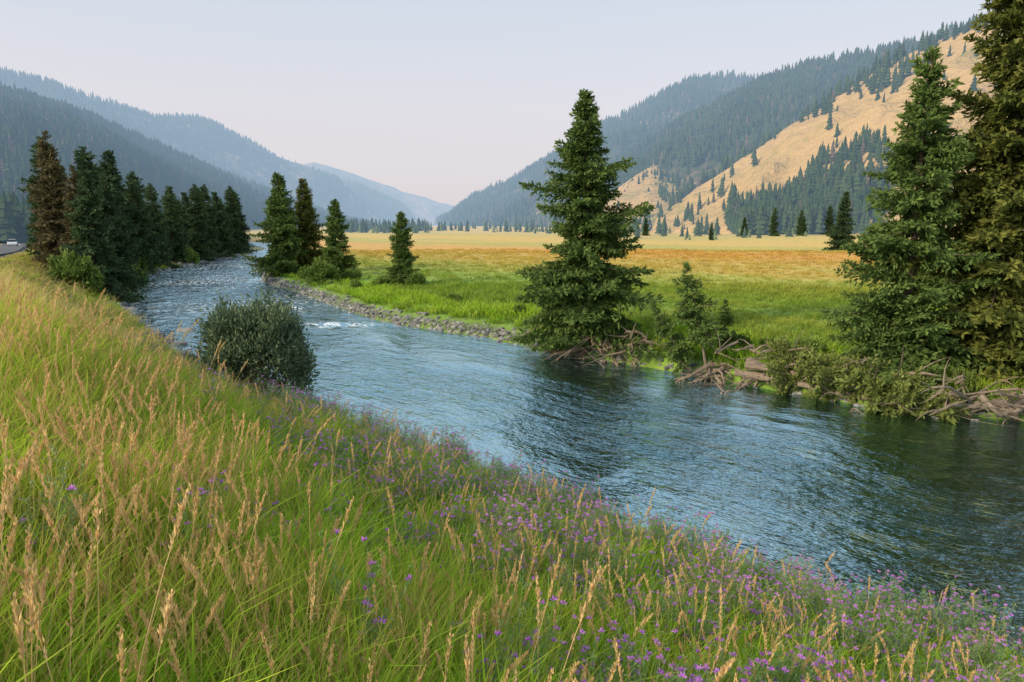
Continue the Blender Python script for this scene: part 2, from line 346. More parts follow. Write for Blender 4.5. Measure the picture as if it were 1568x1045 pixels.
# ---------------------------------------------------------------- scatter
def scatter(name,coll,P,rot,scl,idx,realize=False):
    n=len(P)
    me=bpy.data.meshes.new(name); me.vertices.add(n); me.vertices.foreach_set('co',np.asarray(P,np.float32).ravel())
    a=me.attributes.new('rot','FLOAT_VECTOR','POINT'); a.data.foreach_set('vector',np.asarray(rot,np.float32).ravel())
    a=me.attributes.new('scl','FLOAT_VECTOR','POINT'); a.data.foreach_set('vector',np.asarray(scl,np.float32).ravel())
    a=me.attributes.new('idx','INT','POINT'); a.data.foreach_set('value',np.asarray(idx,np.int32))
    a=me.attributes.new('rnd','FLOAT','POINT'); a.data.foreach_set('value',R.random(n).astype(np.float32))
    o=mkobj(name,me)
    g=bpy.data.node_groups.new(name+'_nodes','GeometryNodeTree')
    g.interface.new_socket('Geometry',in_out='INPUT',socket_type='NodeSocketGeometry')
    g.interface.new_socket('Geometry',in_out='OUTPUT',socket_type='NodeSocketGeometry')
    gi=g.nodes.new('NodeGroupInput'); go=g.nodes.new('NodeGroupOutput')
    ci=nd(g,'GeometryNodeCollectionInfo',{'Collection':coll,'Separate Children':True,'Reset Children':True})
    def na_(nm,dt): 
        x=nd(g,'GeometryNodeInputNamedAttribute',data_type=dt); x.inputs[0].default_value=nm
        return [q for q in x.outputs if q.enabled][0]
    ip=nd(g,'GeometryNodeInstanceOnPoints',{'Points':gi.outputs[0],'Instance':ci.outputs[0],'Pick Instance':True,
        'Instance Index':na_('idx','INT'),'Rotation':na_('rot','FLOAT_VECTOR'),'Scale':na_('scl','FLOAT_VECTOR')})
    so=ip.outputs[0]
    if realize: so=nd(g,'GeometryNodeRealizeInstances',{0:so}).outputs[0]
    g.links.new(so,go.inputs[0])
    md=o.modifiers.new('scatter','NODES'); md.node_group=g
    return o
def coll(name,objs):
    c=bpy.data.collections.new(name)
    for k in objs: c.objects.link(k)
    return c

# ---------------------------------------------------------------- conifers
def proto(L,sp,rng):
    mb=MB()
    stem=lambda s: np.stack([s,.04*L*np.sin(s/L*3),-.10*s+.055*s*s/L*2.2],-1)
    st=np.linspace(0,L,6); V,F=tube(stem(st),np.linspace(.018+.008*L,.004,6),4); mb.add(V,F,1,.0)
    P=[];D=[];T=[]
    for s in np.arange(.06*L,L,sp*.55):
        p0=stem(np.array([s]))[0]
        for sd in (-1,1):
            tl=min(.42*(L-s)+.14,.8)*rng.uniform(.65,1.15); a=rad(rng.uniform(42,70))
            d=np.array([math.cos(a),sd*math.sin(a),rng.uniform(-.45,.12)])
            qs=np.arange(0,tl,sp*.5)+rng.uniform(0,sp*.3)
            for rep in (0,1):
                P.append(p0+d*qs[:,None]+np.array([0,0,-.3])*qs[:,None]**2)
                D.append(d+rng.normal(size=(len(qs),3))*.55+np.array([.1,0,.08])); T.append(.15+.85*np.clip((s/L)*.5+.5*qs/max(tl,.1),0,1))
    P=np.vstack(P);D=np.vstack(D);T=np.concatenate(T)
    V,F=sprays(P,D,sp*rng.uniform(.8,1.35,len(P)),sp*rng.uniform(.16,.26,len(P)),rng)
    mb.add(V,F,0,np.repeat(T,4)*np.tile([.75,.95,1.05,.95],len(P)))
    return mb.get()
PROTO={}
def protos(sp):
    if sp not in PROTO:
        PROTO[sp]=[(L,proto(L,sp,np.random.default_rng(int(L*100)+k))) for L in (.35,.7,1.2,1.8,2.6) for k in (0,1)]
    return PROTO[sp]
def conifer(name,Ht,Rad,z0=.8,sp=.17,seed=0,p=.85,gap=.3,per=6,rough=.25,lean=(0,0),mats=None,tr=None,dead=0):
    rng=np.random.default_rng(seed); mb=MB(); pr=protos(sp)
    tr=tr or .016*Ht
    zz=np.linspace(-.35,Ht*.985,14); wob=rng.normal(size=(14,2)).cumsum(0)*.015
    curve=lambda z: np.array([lean[0]*z/Ht*(z/Ht),lean[1]*z/Ht*(z/Ht)])
    pts=np.array([[*(curve(max(z,0))+w),z] for z,w in zip(zz,wob)])
    rd=tr*(1-.95*np.clip(zz/Ht,0,1)); rd[0]*=1.8; rd[1]*=1.15
    V,F=tube(pts,rd,10,.15,rng); mb.add(V,F,1,0)
    ph=rng.uniform(0,6.28,3)
    z=z0
    while z<Ht*.985:
        f=(z-z0)/(Ht-z0); base=Rad*(1-f)**p
        if f<.10: base*=.78+.22*f/.10
        if rng.random()<.10: base*=.75
        k=max(3,int(per*(1-.35*f)+rng.uniform(-.5,.9)))
        for b in range(k):
            az=rng.uniform(0,6.283)
            irr=1+.16*math.sin(2*az+ph[0]+z*.9)+.13*math.sin(3*az+ph[1]-z*1.7)
            L=max(.18,base*irr*(1+rng.uniform(-rough*1.3,rough)))
            if L>.5 and rng.random()<.08: L*=.45
            PL_,(V,F,M,T)=min(pr,key=lambda t:abs(math.log(t[0]/L))+rng.random()*.01)
            s=L/PL_; pt=np.interp(f,[0,.35,.8,1],[-20,-6,22,55])+rng.normal()*10
            pt=rad(-pt); cp,sp_=math.cos(pt),math.sin(pt); ca,sa=math.cos(az),math.sin(az)
            ro=rng.normal()*.35; cr,sr=math.cos(ro),math.sin(ro)
            Rm=np.array([[ca,-sa,0],[sa,ca,0],[0,0,1]])@np.array([[cp,0,sp_],[0,1,0],[-sp_,0,cp]])@np.array([[1,0,0],[0,cr,-sr],[0,sr,cr]])
            zb=z+rng.uniform(-.5,.5)*gap
            if dead and rng.random()<dead: k0=M==1; idx=np.unique(F[k0]); V2=V[:idx.max()+1]; mb.add(V2@Rm.T*s+np.array([*curve(zb),zb]),F[k0],1,0); continue
            mb.add((V*s)@Rm.T+np.array([*curve(zb),zb]),F,M,T*rng.uniform(.55,1.15))
        z+=gap*(1-.45*f)*rng.uniform(.8,1.2)
    V,F=sprays(np.tile([*curve(Ht),Ht*.97],(14,1)),rng.normal(size=(14,3))*.25+[0,0,1.],.32,.03,rng); mb.add(V,F,0,.8)
    V,F,M,T=mb.get(); return mkmesh(name,V,F,M,mats or [M_needle,M_bark],T)

# hero trees
def place(name,me,x,y,rotz=0,sc=1.0,dz=-.05):
    return mkobj(name,me,(x,y,H(x,y)+dz),(0,0,rotz),sc)
mE=conifer('spruce_hero',11.5,3.4,z0=.95,sp=.19,seed=3,per=6,gap=.27,p=.76,lean=(-.15,0),tr=.24,rough=.34)
place('spruce_tree',mE,3.35,31.6,.4,(1,1,1.0))
mF=conifer('spruce_right',11.3,2.8,z0=.5,sp=.18,seed=11,per=6,gap=.30,p=.8,rough=.32)
place('spruce_tree',mF,13.9,23.9,1.1)
mG=conifer('spruce_tall',17.5,3.1,z0=.6,sp=.20,seed=21,per=7,gap=.34,p=.75,tr=.27,mats=[M_needle_sunlit,M_bark],rough=.35)
place('spruce_tree',mG,16.9,23.9,2.2)
place('spruce_tree',mF,20.2,22.6,3.0,1.05)
# mid trees
mids=[conifer('spruce_mid_%d'%k,10.5,[2.5,2.0,2.9,2.2][k],z0=.4,sp=.32,seed=40+k,per=7,gap=.40,p=[.8,.7,.85,.8][k],mats=[M_needle_far,M_bark],rough=.35) for k in range(4)]
mrust=conifer('spruce_rust',11.8,2.7,z0=.6,sp=.28,seed=55,per=6,gap=.36,mats=[M_needle_rust,M_bark],dead=.15)
mgr=[conifer('spruce_bank_%d'%k,10.4,[2.9,2.6,2.7][k],z0=.3,sp=.26,seed=60+k,per=7,gap=.33,p=.72,mats=[[M_needle,M_needle_sunlit,M_needle][k],M_bark]) for k in range(3)]
for x,y,h,k in [(-25.0,74.5,10.9,0),(-23.2,77.5,10.4,1),(-17.9,70.3,7.9,2),(-9.4,58.8,6.4,2)]:
    place('spruce_tree',mgr[k],x,y,R.uniform(0,6),h/10.4)
place('spruce_tree',mids[2],66,138,1,1.1)
place('spruce_tree',mrust,-37.6,57.0,.5,1.0)
place('spruce_tree',mrust,-34.6,55.2,2.5,.82)
for x,y,h,k in [(-41,61.5,11.5,1),(-39,64,12.2,0),(-32.6,53.5,9.6,2),(-33.2,57,9.8,3),(-36.5,63,10.5,0)]:
    place('spruce_tree',mids[k],x,y,R.uniform(0,6),h/10.5)
for x,y,h in [(-44.5,74,12.2),(-46.5,79,12.8),(-47.8,83,12.6),(-46.5,86,10),(-49.2,91,12.2),(-50,97,9.5),(-52.2,101,9.5),(-53,108,11),(-54.5,113,9.5),(-53.6,118,11.8),(-55,122,10.5),(-56,127,11.6),(-56.6,133,12),(-58.2,139,12),(-59,146,12.5),(-60.5,152,12),
   (-51,86,12),(-54,95,12),(-56,104,11),(-58,112,12),(-59,120,11.5),(-61,130,12.5),(-63,140,12),(-50,77,10.5),(-62,155,12),(-66,165,12),(-49.5,87,7),(-52.8,105,6.5),(-55.5,124,7)]:
    place('spruce_tree',mids[int(R.integers(4))],x,y,R.uniform(0,6),h/10.5*R.uniform(.9,1.14))
# saplings leaning
ms=[conifer('sapling_%d'%k,4.3,.85,z0=[1.5,1.0][k],sp=.15,seed=70+k,per=5,gap=.24,p=.7,tr=.06,rough=.35,dead=.1,mats=[M_needle,M_dead]) for k in range(2)]
mkobj('pine_sapling',ms[0],(7.8,26.7,H(7.6,26.9)),(rad(4),rad(-14),0),1.08)
mkobj('pine_sapling',ms[1],(7.3,27.2,H(7,27.5)),(rad(3),rad(-30),0),.80)
mkobj('pine_sapling',ms[1],(8.9,27.9,H(8.3,27.8)),(0,rad(5),2.0),.55)

# ---------------------------------------------------------------- shrubs
def shrub(name,rx,rz,ncl,mat_leaf,seed,sl=.13,per=60,up=.5,stems=26,jit=.1):
    rng=np.random.default_rng(seed); mb=MB()
    d=rng.normal(size=(ncl,3)); d/=np.linalg.norm(d,axis=1)[:,None]; d[:,2]=np.abs(d[:,2])*1.0-.28*(rng.random(ncl)<.45)
    r=rng.uniform(.55,1,ncl)**.5*(1+jit*1.5*np.sin(d[:,0]*5+seed)+jit*rng.normal(size=ncl))
    C=d*r[:,None]*[rx,rx,rz]+[0,0,rz*.42*1.0]; C[:,2]=np.maximum(C[:,2],.12)
    for c,dd in zip(C,d):
        k=int(per*rng.uniform(.6,1.3)); P=c+rng.normal(size=(k,3))*rx*.075*[1,1,1.7]
        D=dd*.6+rng.normal(size=(k,3))*.5+[0,0,up]
        V,F=sprays(P,D,sl*rng.uniform(.7,1.4,k),sl*rng.uniform(.14,.25,k),rng)
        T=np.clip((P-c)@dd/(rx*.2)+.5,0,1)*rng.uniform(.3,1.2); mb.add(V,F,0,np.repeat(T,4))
    for c in C[rng.choice(ncl,min(stems,ncl),replace=False)]:
        t=np.linspace(0,1,6)[:,None]; b=rng.normal(size=3)*[.18,.18,0]
        pts=b*(1-t)+c*t*[1,1,1]+np.sin(t*3.1)*rng.normal(size=3)*.08; pts[:,2]=c[2]*t[:,0]**.8-.05
        V,F=tube(pts,np.linspace(.035,.008,6),4); mb.add(V,F,1,0)
    V,F,M,T=mb.get(); return mkmesh(name,V,F,M,[mat_leaf,M_root],T)
mj=shrub('juniper',1.42,1.85,300,M_juniper,5,.13,75,.6,60,.07)
place('juniper_bush',mj,-7.5,19.8,0,(1.0,1,1.12),dz=.3)
mw=shrub('willow',1.1,1.1,120,M_willow,8,.20,40,.4)
mw2=shrub('willow2',1.2,.9,120,M_willow,9,.22,40,.4)
place('willow_bush',mw,-17.6,63.5,0,1.25)
for x,y,s,mm in [(-32.5,50.9,1.6,mw),(-10.8,57.8,.7,mw2),(-8,57,.7,mw),(-19.5,68,.9,mw2),(-27,80,1.2,mw2),(-46.5,84,1.3,mw),(-51.8,109,1.5,mw2),(-54.5,121,1.3,mw),(-40.5,72.5,1.2,mw2),(-15.5,66,.7,mw2),(9.3,28.6,.6,mw2),(10.5,27.2,.5,mw),(11.6,26.6,.6,mw2),(5.2,31.2,.6,mw2),(-13,57,.45,mw),(-4,47,.4,mw2),(0.5,40,.4,mw),(-21,70,.7,mw),(12.4,24.0,.42,mw2),(10.9,25.6,.45,mw),(15.2,22.6,.45,mw2)]:
    place('willow_bush',mm,x,y,R.uniform(0,6),s)
place('juniper_bush',mj,-12.3,25.3,2,.30)

# ---------------------------------------------------------------- roots, fallen tree, driftwood
def wood(name,center,n,spread,mat,seed,dirf,rad0=.09,Lr=(1,2.4)):
    rng=np.random.default_rng(seed); mb=MB()
    for k in range(n):
        L=rng.uniform(*Lr); d,drop=dirf(rng); t=np.linspace(0,1,9)[:,None]
        p0=rng.normal(size=3)*spread; bend=rng.normal(size=3)*[.25,.25,.12]*L
        pts=p0+d*L*t+np.sin(t*math.pi)*bend+np.array([0,0,1])*drop*t*t+np.cumsum(rng.normal(size=(9,3))*.02,0)
        r0=rad0*rng.uniform(.35,1.3); V,F=tube(pts,r0*np.linspace(1,.18,9),6,.2,rng); mb.add(V,F,0,0)
        for b in range(3):
            q=rng.integers(3,8); dd=d+rng.normal(size=3)*.6; tt=np.linspace(0,1,5)[:,None]
            V,F=tube(pts[q]+dd*L*.35*tt+np.sin(tt*3)*rng.normal(size=3)*.06,r0*.4*np.linspace(1,.15,5),5); mb.add(V,F,0,0)
    return mbobj(name,mb,[mat],loc=center)
def rootdir(rng):
    a=rng.uniform(-3.5,.4); return np.array([math.cos(a),math.sin(a)*.6,rng.uniform(-.25,.05)]),-.35
wood('exposed_roots',(3.7,31.0,.75),26,.12,M_root,2,rootdir,.11,(.9,2.3))
wood('exposed_roots',(5.3,29.7,.35),40,.5,M_dead,4,lambda r:(np.array([r.uniform(-1,1),r.uniform(-.7,.1),r.uniform(-.1,.18)]),-.15),.075,(.8,2.5))
wood('exposed_roots',(8.0,26.4,.35),24,.2,M_dead,6,rootdir,.075,(.7,2.0))
wood('driftwood',(9.6,25.0,.45),32,.5,M_dead,8,lambda r:(np.array([r.uniform(-.9,.9),r.uniform(-.5,.2),r.uniform(-.1,.3)]),-.2),.075,(.8,2.6))
wood('driftwood',(14.2,21.0,.3),24,.4,M_dead,9,lambda r:(np.array([r.uniform(-1,1),r.uniform(-.4,.3),r.uniform(-.05,.3)]),-.2),.09,(.8,2.4))
wood('driftwood',(16.3,20.6,.3),20,.4,M_dead,13,lambda r:(np.array([r.uniform(-1,1),r.uniform(-.4,.3),r.uniform(-.02,.2)]),-.1),.09,(.9,2.3))
wood('driftwood',(11.9,22.8,.3),18,.45,M_dead,15,lambda r:(np.array([r.uniform(-.9,1),r.uniform(-.7,.5),r.uniform(-.05,.2)]),-.2),.06,(.8,2.2))
def logs(spec):
    rng=np.random.default_rng(33)
    for (x0,y0,z0,x1,y1,z1,r) in spec:
        t=np.linspace(0,1,12)[:,None]; mb=MB()
        pts=np.array([x0,y0,z0])*(1-t)+np.array([x1,y1,z1])*t+np.cumsum(rng.normal(size=(12,3))*[.03,.03,.015],0)
        V,F=tube(pts,r*np.linspace(1.1,.5,12),9,.18,rng); mb.add(V,F,0,0)
        V,F=tube([pts[0],pts[0]+(pts[0]-pts[1])*.02],[r*1.08,.002],9); mb.add(V,F,0,0)
        for b in range(9):
            q=rng.integers(2,11); d=rng.normal(size=3)*[1,1,.7]; d/=np.linalg.norm(d); tt=np.linspace(0,1,5)[:,None]; l=rng.uniform(.3,1.0)
            V,F=tube(pts[q]+d*l*tt+np.sin(tt*2.5)*rng.normal(size=3)*.08,r*.25*np.linspace(1,.2,5),5); mb.add(V,F,0,0)
        mbobj('fallen_log',mb,[M_dead])
logs([(8.6,25.7,.42,12.2,22.2,.25,.12),(11.2,23.8,.35,14.3,20.8,.12,.14),(13.3,21.5,.5,17.4,20.2,.15,.12),(15.2,20.9,.5,18.2,19.3,.1,.10)])
mfl=conifer('fallen',6.8,1.25,z0=.9,sp=.16,seed=90,per=6,gap=.28,p=.35,rough=.55,tr=.16,mats=[M_needle_fallen,M_dead],dead=.2)
a=Vector((9.2,25.2,.8)); b=Vector((13.8,20.5,.3)); dq=(b-a).to_track_quat('Z','Y')
o=mkobj('fallen_tree',mfl,a,(0,0,0),.95); o.rotation_mode='QUATERNION'; o.rotation_quaternion=dq
o=mkobj('fallen_tree',mfl,Vector((10.2,24.7,.7)),(0,0,0),.70); o.rotation_mode='QUATERNION'; o.rotation_quaternion=Vector((.78,-.60,-.08)).to_track_quat('Z','X')

# ---------------------------------------------------------------- stones
def rockmesh(seed):
    rng=np.random.default_rng(seed); nu,nv=12,8
    u=np.arange(nu)*2*math.pi/nu; v=np.linspace(.02,math.pi-.02,nv)
    UU,VV=np.meshgrid(u,v); d=np.stack([np.sin(VV)*np.cos(UU),np.sin(VV)*np.sin(UU),np.cos(VV)],-1).reshape(-1,3)
    r=np.ones(len(d))
    for k in range(7):
        q=rng.normal(size=3); q/=np.linalg.norm(q); r-=np.clip(d@q-rng.uniform(.45,.7),0,1)*.9
    V=d*r[:,None]*[1,.8,.55]; F=[[i*nu+j,(i+1)*nu+j,(i+1)*nu+(j+1)%nu,i*nu+(j+1)%nu] for i in range(nv-1) for j in range(nu)]
    return mkmesh('stone',V,F,None,[M_stone],smooth=False)
rc=coll('stones',[mkobj('stone_%d'%k,rockmesh(k),link=False) for k in range(5)])
P=[];S=[]
def along(poly,ymin,ymax,n,off,sgn,smin,smax,xmax=99):
    d=np.concatenate([[0],np.cumsum(np.linalg.norm(np.diff(poly,axis=0),axis=1))]); c=0
    while c<n:
        s=R.uniform(0,d[-1]); x=np.interp(s,d,poly[:,0]); y=np.interp(s,d,poly[:,1])
        if not(ymin<y<ymax) or x>xmax: continue
        x2=np.interp(s+.3,d,poly[:,0]);y2=np.interp(s+.3,d,poly[:,1]); t=np.array([x2-x,y2-y]); t/=np.linalg.norm(t)+1e-9
        o_=R.normal()*off[1]+off[0]; nx,ny=-t[1]*sgn,t[0]*sgn
        P.append((x+nx*o_,y+ny*o_)); S.append(R.uniform(smin,smax)**1.0*R.choice([1,1,1,1.7])); c+=1
along(PR,30,150,3200,(.1,.48),-1,.06,.19,3.2)
along(PR,20,31,260,(.1,.35),-1,.06,.16)
along(PL,26,150,900,(.1,.7),1,.10,.30)
along(PL,30,56,90,(-.9,.8),1,.2,.45)
along(PL,6,26,200,(0,.4),1,.08,.2)
P=np.array(P); S=np.array(S); z=height(P[:,0],P[:,1]); z=np.where(z<-.35,-.35,z)
scatter('river_stones',rc,np.column_stack([P,z+S*.12]),np.column_stack([R.normal(size=len(P))*.2,R.normal(size=len(P))*.2,R.uniform(0,6.28,len(P))]),S[:,None]*np.array([[1,1,1]])*R.uniform(.8,1.2,(len(P),3)),R.integers(0,5,len(P)))

# ---------------------------------------------------------------- grasses
def blades(mb,n,rad_,h0,h1,w,bend,rng,mat=0,rows=4):
    az=rng.uniform(0,6.283,n); rb=rad_*np.sqrt(rng.random(n)); ab=rng.uniform(0,6.283,n)
    bx,by=rb*np.cos(ab),rb*np.sin(ab); h=rng.uniform(h0,h1,n); be=bend*rng.uniform(.2,1.3,n)*h; ww=w*rng.uniform(.6,1.3,n)
    t=np.linspace(0,1,rows)**.85
    px=bx[:,None]+np.cos(az)[:,None]*be[:,None]*t**2.2; py=by[:,None]+np.sin(az)[:,None]*be[:,None]*t**2.2
    pz=h[:,None]*(t-.28*bend*t**3); fa=az+rng.uniform(-1.2,1.2,n)+1.57
    wd=ww[:,None]*(1-t**1.8)*(.6+.8*np.minimum(t*3,1))/1.4+.0006
    V=np.stack([np.stack([px-np.cos(fa)[:,None]*wd,py-np.sin(fa)[:,None]*wd,pz],-1),np.stack([px+np.cos(fa)[:,None]*wd,py+np.sin(fa)[:,None]*wd,pz],-1)],2)
    F=[]
    base=np.arange(n)*rows*2
    for r in range(rows-1): F.append(np.stack([base+2*r,base+2*r+1,base+2*r+3,base+2*r+2],1))
    tip=np.repeat(t[None,:]*rng.uniform(.45,1.1,n)[:,None],2,axis=1).ravel()
    mb.add(V.reshape(-1,3),np.vstack(F),mat,tip)
def tuft(name,n,rad_,h0,h1,w,bend,seed,mat,extra=None,rows=4):
    rng=np.random.default_rng(seed); mb=MB(); blades(mb,n,rad_,h0,h1,w,bend,rng,0,rows)
    mats=[mat]
    if extra: mats.append(extra[0]); blades(mb,extra[1],rad_,h0,h1*1.05,w*.8,bend*.8,rng,1,rows)
    return mbobj(name,mb,mats,link=False)
def seedstalk(name,n,seed,hh=(.75,1.1)):
    rng=np.random.default_rng(seed); mb=MB()
    for k in range(n):
        h=rng.uniform(*hh); az=rng.uniform(0,6.28); ln=rng.uniform(.05,.30)*h; b=rng.normal(size=2)*.12
        t=np.linspace(0,1,6); pts=np.stack([b[0]+math.cos(az)*ln*t**2,b[1]+math.sin(az)*ln*t**2,h*t],1)
        V,F=tube(pts,np.linspace(.0022,.0013,6),3); mb.add(V,F,0,np.repeat(t,3)*.5+.2)
        pl=rng.uniform(.11,.20); m=60; q=rng.random(m); zt=1-q*pl/h
        P=np.stack([b[0]+math.cos(az)*ln*zt**2,b[1]+math.sin(az)*ln*zt**2,h*zt],1)+rng.normal(size=(m,3))*.0026
        D=rng.normal(size=(m,3))*.22+[math.cos(az)*.3*ln/h,math.sin(az)*.3*ln/h,1]
        fat=np.sin(np.clip(q,0.08,1)*math.pi*.9)*.9+.35
        V,F=sprays(P,D,.026*fat,.0036,rng); mb.add(V,F,0,np.repeat(rng.uniform(.4,1,m),4))
    return mbobj(name,mb,[M_seed],link=False)
def knap(name,n,seed,nf=1.0):
    rng=np.random.default_rng(seed); mb=MB()
    for k in range(n):
        h=rng.uniform(.55,.95); az=rng.uniform(0,6.28); ln=rng.uniform(.1,.4)*h
        t=np.linspace(0,1,5); top=np.array([math.cos(az)*ln,math.sin(az)*ln,h]); b=np.append(rng.normal(size=2)*.04,0)
        pts=b+(top-b)*t[:,None]**np.array([1.4,1.4,1]); V,F=tube(pts,np.linspace(.003,.0013,5),3); mb.add(V,F,0,.6)
        ends=[pts[-1]]
        for s in range(7):
            q=rng.uniform(.35,.95); p=b+(top-b)*q**np.array([1.4,1.4,1]); d=rng.normal(size=3)*[.6,.6,.2]+[0,0,1]; d/=np.linalg.norm(d); l=rng.uniform(.10,.28)*(1.2-q*.5)
            V,F=tube([p,p+d*l],[.0016,.001],3); mb.add(V,F,0,.7); ends.append(p+d*l)
            m=7; V,F=sprays(p+d*l*rng.random((m,1)),rng.normal(size=(m,3))*.7+[0,0,.6],.055*rng.uniform(.6,1.4,m),.003,rng); mb.add(V,F,0,.7)
        m=24; q=rng.random(m)**.8; P=b+(top-b)*q[:,None]**np.array([1.4,1.4,1])
        V,F=sprays(P,rng.normal(size=(m,3))+[0,0,.3],.10*(1.2-q*.7),.005,rng); mb.add(V,F,0,.5)
        for e in ends:
            V,F=tube([e-[0,0,.004],e+[0,0,.004],e+[0,0,.014]],[.002,.0075,.005],4); mb.add(V,F,0,.8)
            if rng.random()<.5*nf:
                m=12; P=np.tile(e+[0,0,.010],(m,1)); V,F=sprays(P,rng.normal(size=(m,3))*[.8,.8,.25]+[0,0,.5],.028,.0054,rng); mb.add(V,F,1,.8)
    return mbobj(name,mb,[M_weed,M_purple],link=False)

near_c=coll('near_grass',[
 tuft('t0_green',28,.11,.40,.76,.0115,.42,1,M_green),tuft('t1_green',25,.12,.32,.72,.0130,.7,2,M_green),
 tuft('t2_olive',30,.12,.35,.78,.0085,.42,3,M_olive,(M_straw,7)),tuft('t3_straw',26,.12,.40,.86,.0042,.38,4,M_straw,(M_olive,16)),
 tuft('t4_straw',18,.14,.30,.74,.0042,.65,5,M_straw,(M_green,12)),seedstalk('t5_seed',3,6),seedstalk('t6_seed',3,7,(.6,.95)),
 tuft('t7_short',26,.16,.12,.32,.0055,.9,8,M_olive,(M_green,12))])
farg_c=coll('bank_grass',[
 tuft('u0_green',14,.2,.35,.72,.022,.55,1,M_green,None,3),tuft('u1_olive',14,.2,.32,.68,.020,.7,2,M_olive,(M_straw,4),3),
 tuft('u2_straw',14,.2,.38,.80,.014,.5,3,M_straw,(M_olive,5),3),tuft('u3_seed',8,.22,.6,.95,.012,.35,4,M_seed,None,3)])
weed_c=coll('knapweed',[knap('k%d'%k,5,100+k,[1,.6,.85,.25][k]) for k in range(4)])
def polar(n,r0,r1,a0=-46,a1=46,pw=1.0):
    u=R.random(n); r=(r0**(2-pw)+u*(r1**(2-pw)-r0**(2-pw)))**(1/(2-pw)) if pw!=2 else r0*(r1/r0)**u
    a=np.radians(R.uniform(a0,a1,n)); return r*np.sin(a),r*np.cos(a)
def grasspos(spec):
    xs=[];ys=[]
    for n,r0,r1,a0,a1 in spec:
        x,y=polar(n,r0,r1,a0,a1); xs.append(x); ys.append(y)
    x=np.concatenate(xs); y=np.concatenate(ys); f=fields(x,y)
    k=(f[0]>.25)&(f[2]<-.35)&(np.hypot(x,y)>1.25); x,y=x[k],y[k]; f=tuple(q[k] for q in f); z=height(x,y,f); n=len(x)
    bank=f[0]/(f[0]-f[2]); pa=fbm(x*.45,y*.45,50); pb=fbm(x*.9+7,y*.9,60)
    dry=np.clip(-.20+.7*(bank-.35)+1.8*(pa-.5)-.085*np.clip(x,-9,3),0,.85)
    return x,y,z,n,bank,np.hypot(x,y),pb,dry
x,y,z,n,bank,r,pb,dry=grasspos([(5200,1.3,6,-56,48),(8500,5,15,-48,48)])
idx=np.where(R.random(n)<dry*.8,R.choice([3,4,3,2],n),R.choice([0,1,0,1,2],n))
sd=R.random(n); idx=np.where(sd<.05+.06*(pb>.5)+.10*(dry>.35),R.choice([5,6],n),idx); idx=np.where((sd>.93),7,idx)
sc=R.uniform(.7,1.25,n); sc=np.where(r<2.3,sc*.72,sc)*np.interp(bank,[0,.25,1],[.75,1,1.0])*(.8+.4*fbm(x*1.1,y*1.1,91))
wide=1+np.clip(r-6,0,60)*.05
scatter('grass',near_c,np.stack([x,y,z-.02],1),np.stack([R.normal(size=n)*.12,R.normal(size=n)*.12+.05,R.uniform(0,6.28,n)],1),np.stack([sc*wide,sc*wide,sc],1),idx,True)
x,y,z,n,bank,r,pb,dry=grasspos([(9000,14.5,34,-44,5),(8000,30,115,-42,-22)])
idx=np.where(R.random(n)<dry*.8+.12,2,R.choice([0,1],n)); idx=np.where(R.random(n)<.06+.1*(dry>.3),3,idx)
sc=R.uniform(.7,1.2,n)*np.interp(bank,[0,.25,1],[.75,.95,1.0])*np.where((r>30),np.interp(bank,[.5,.95],[1,.5]),1); wide=1+np.clip(r-15,0,60)*.035
scatter('grass',farg_c,np.stack([x,y,z-.02],1),np.stack([R.normal(size=n)*.12,R.normal(size=n)*.12,R.uniform(0,6.28,n)],1),np.stack([sc*wide,sc*wide,sc],1),idx,True)
# knapweed band on the lower bank
x,y=polar(6000,2.6,27,-42,52); f=fields(x,y); bank=f[0]/(f[0]-f[2]+1e-6)
pa=fbm(x*.5,y*.5,70); pr=np.clip(1.62-bank*2.75+(pa-.5)*2.2,0.01,1)*(f[0]>.2)*(f[2]<-.5)
k=(R.random(len(x))<pr*.62)&(np.hypot(x,y)>3); x,y=x[k],y[k]; z=height(x,y); n=len(x); sc=R.uniform(.8,1.2,n)
scatter('knapweed_flowers',weed_c,np.stack([x,y,z],1),np.stack([R.normal(size=n)*.1,R.normal(size=n)*.1,R.uniform(0,6.28,n)],1),np.stack([sc,sc,sc],1),R.integers(0,4,n))
# opposite bank + meadow
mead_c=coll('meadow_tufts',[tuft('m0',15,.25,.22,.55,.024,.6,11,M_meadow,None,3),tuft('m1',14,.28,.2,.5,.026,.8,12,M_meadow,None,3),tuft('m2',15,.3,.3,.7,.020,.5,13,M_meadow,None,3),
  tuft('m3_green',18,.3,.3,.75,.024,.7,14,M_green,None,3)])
xs=[];ys=[]
for n,r0,r1,a0,a1 in [(14000,20,60,-26,44),(12000,45,150,-24,44)]:
    x,y=polar(n,r0,r1,a0,a1,1.0); xs.append(x);ys.append(y)
x=np.concatenate(xs);y=np.concatenate(ys); f=fields(x,y)
k=(f[1]>.45+.8*(x<3)); x,y=x[k],y[k]; sR_=f[1][k]; z=height(x,y); n=len(x); r=np.hypot(x,y)
idx=R.integers(0,3,n); idx=np.where((sR_<5)&(R.random(n)<.6),3,idx)
sc=R.uniform(.6,1.15,n)*np.interp(sR_,[0,4,12,60],[1.05,1.0,.75,.7])*(.6+.8*fbm(x*.2,y*.2,55)); wd=sc*(1+np.clip(r-30,0,150)*.02)
scatter('meadow_grass',mead_c,np.stack([x,y,z-.02],1),np.stack([R.normal(size=n)*.1,R.normal(size=n)*.1,R.uniform(0,6.28,n)],1),np.stack([wd,wd,sc],1),idx,True)

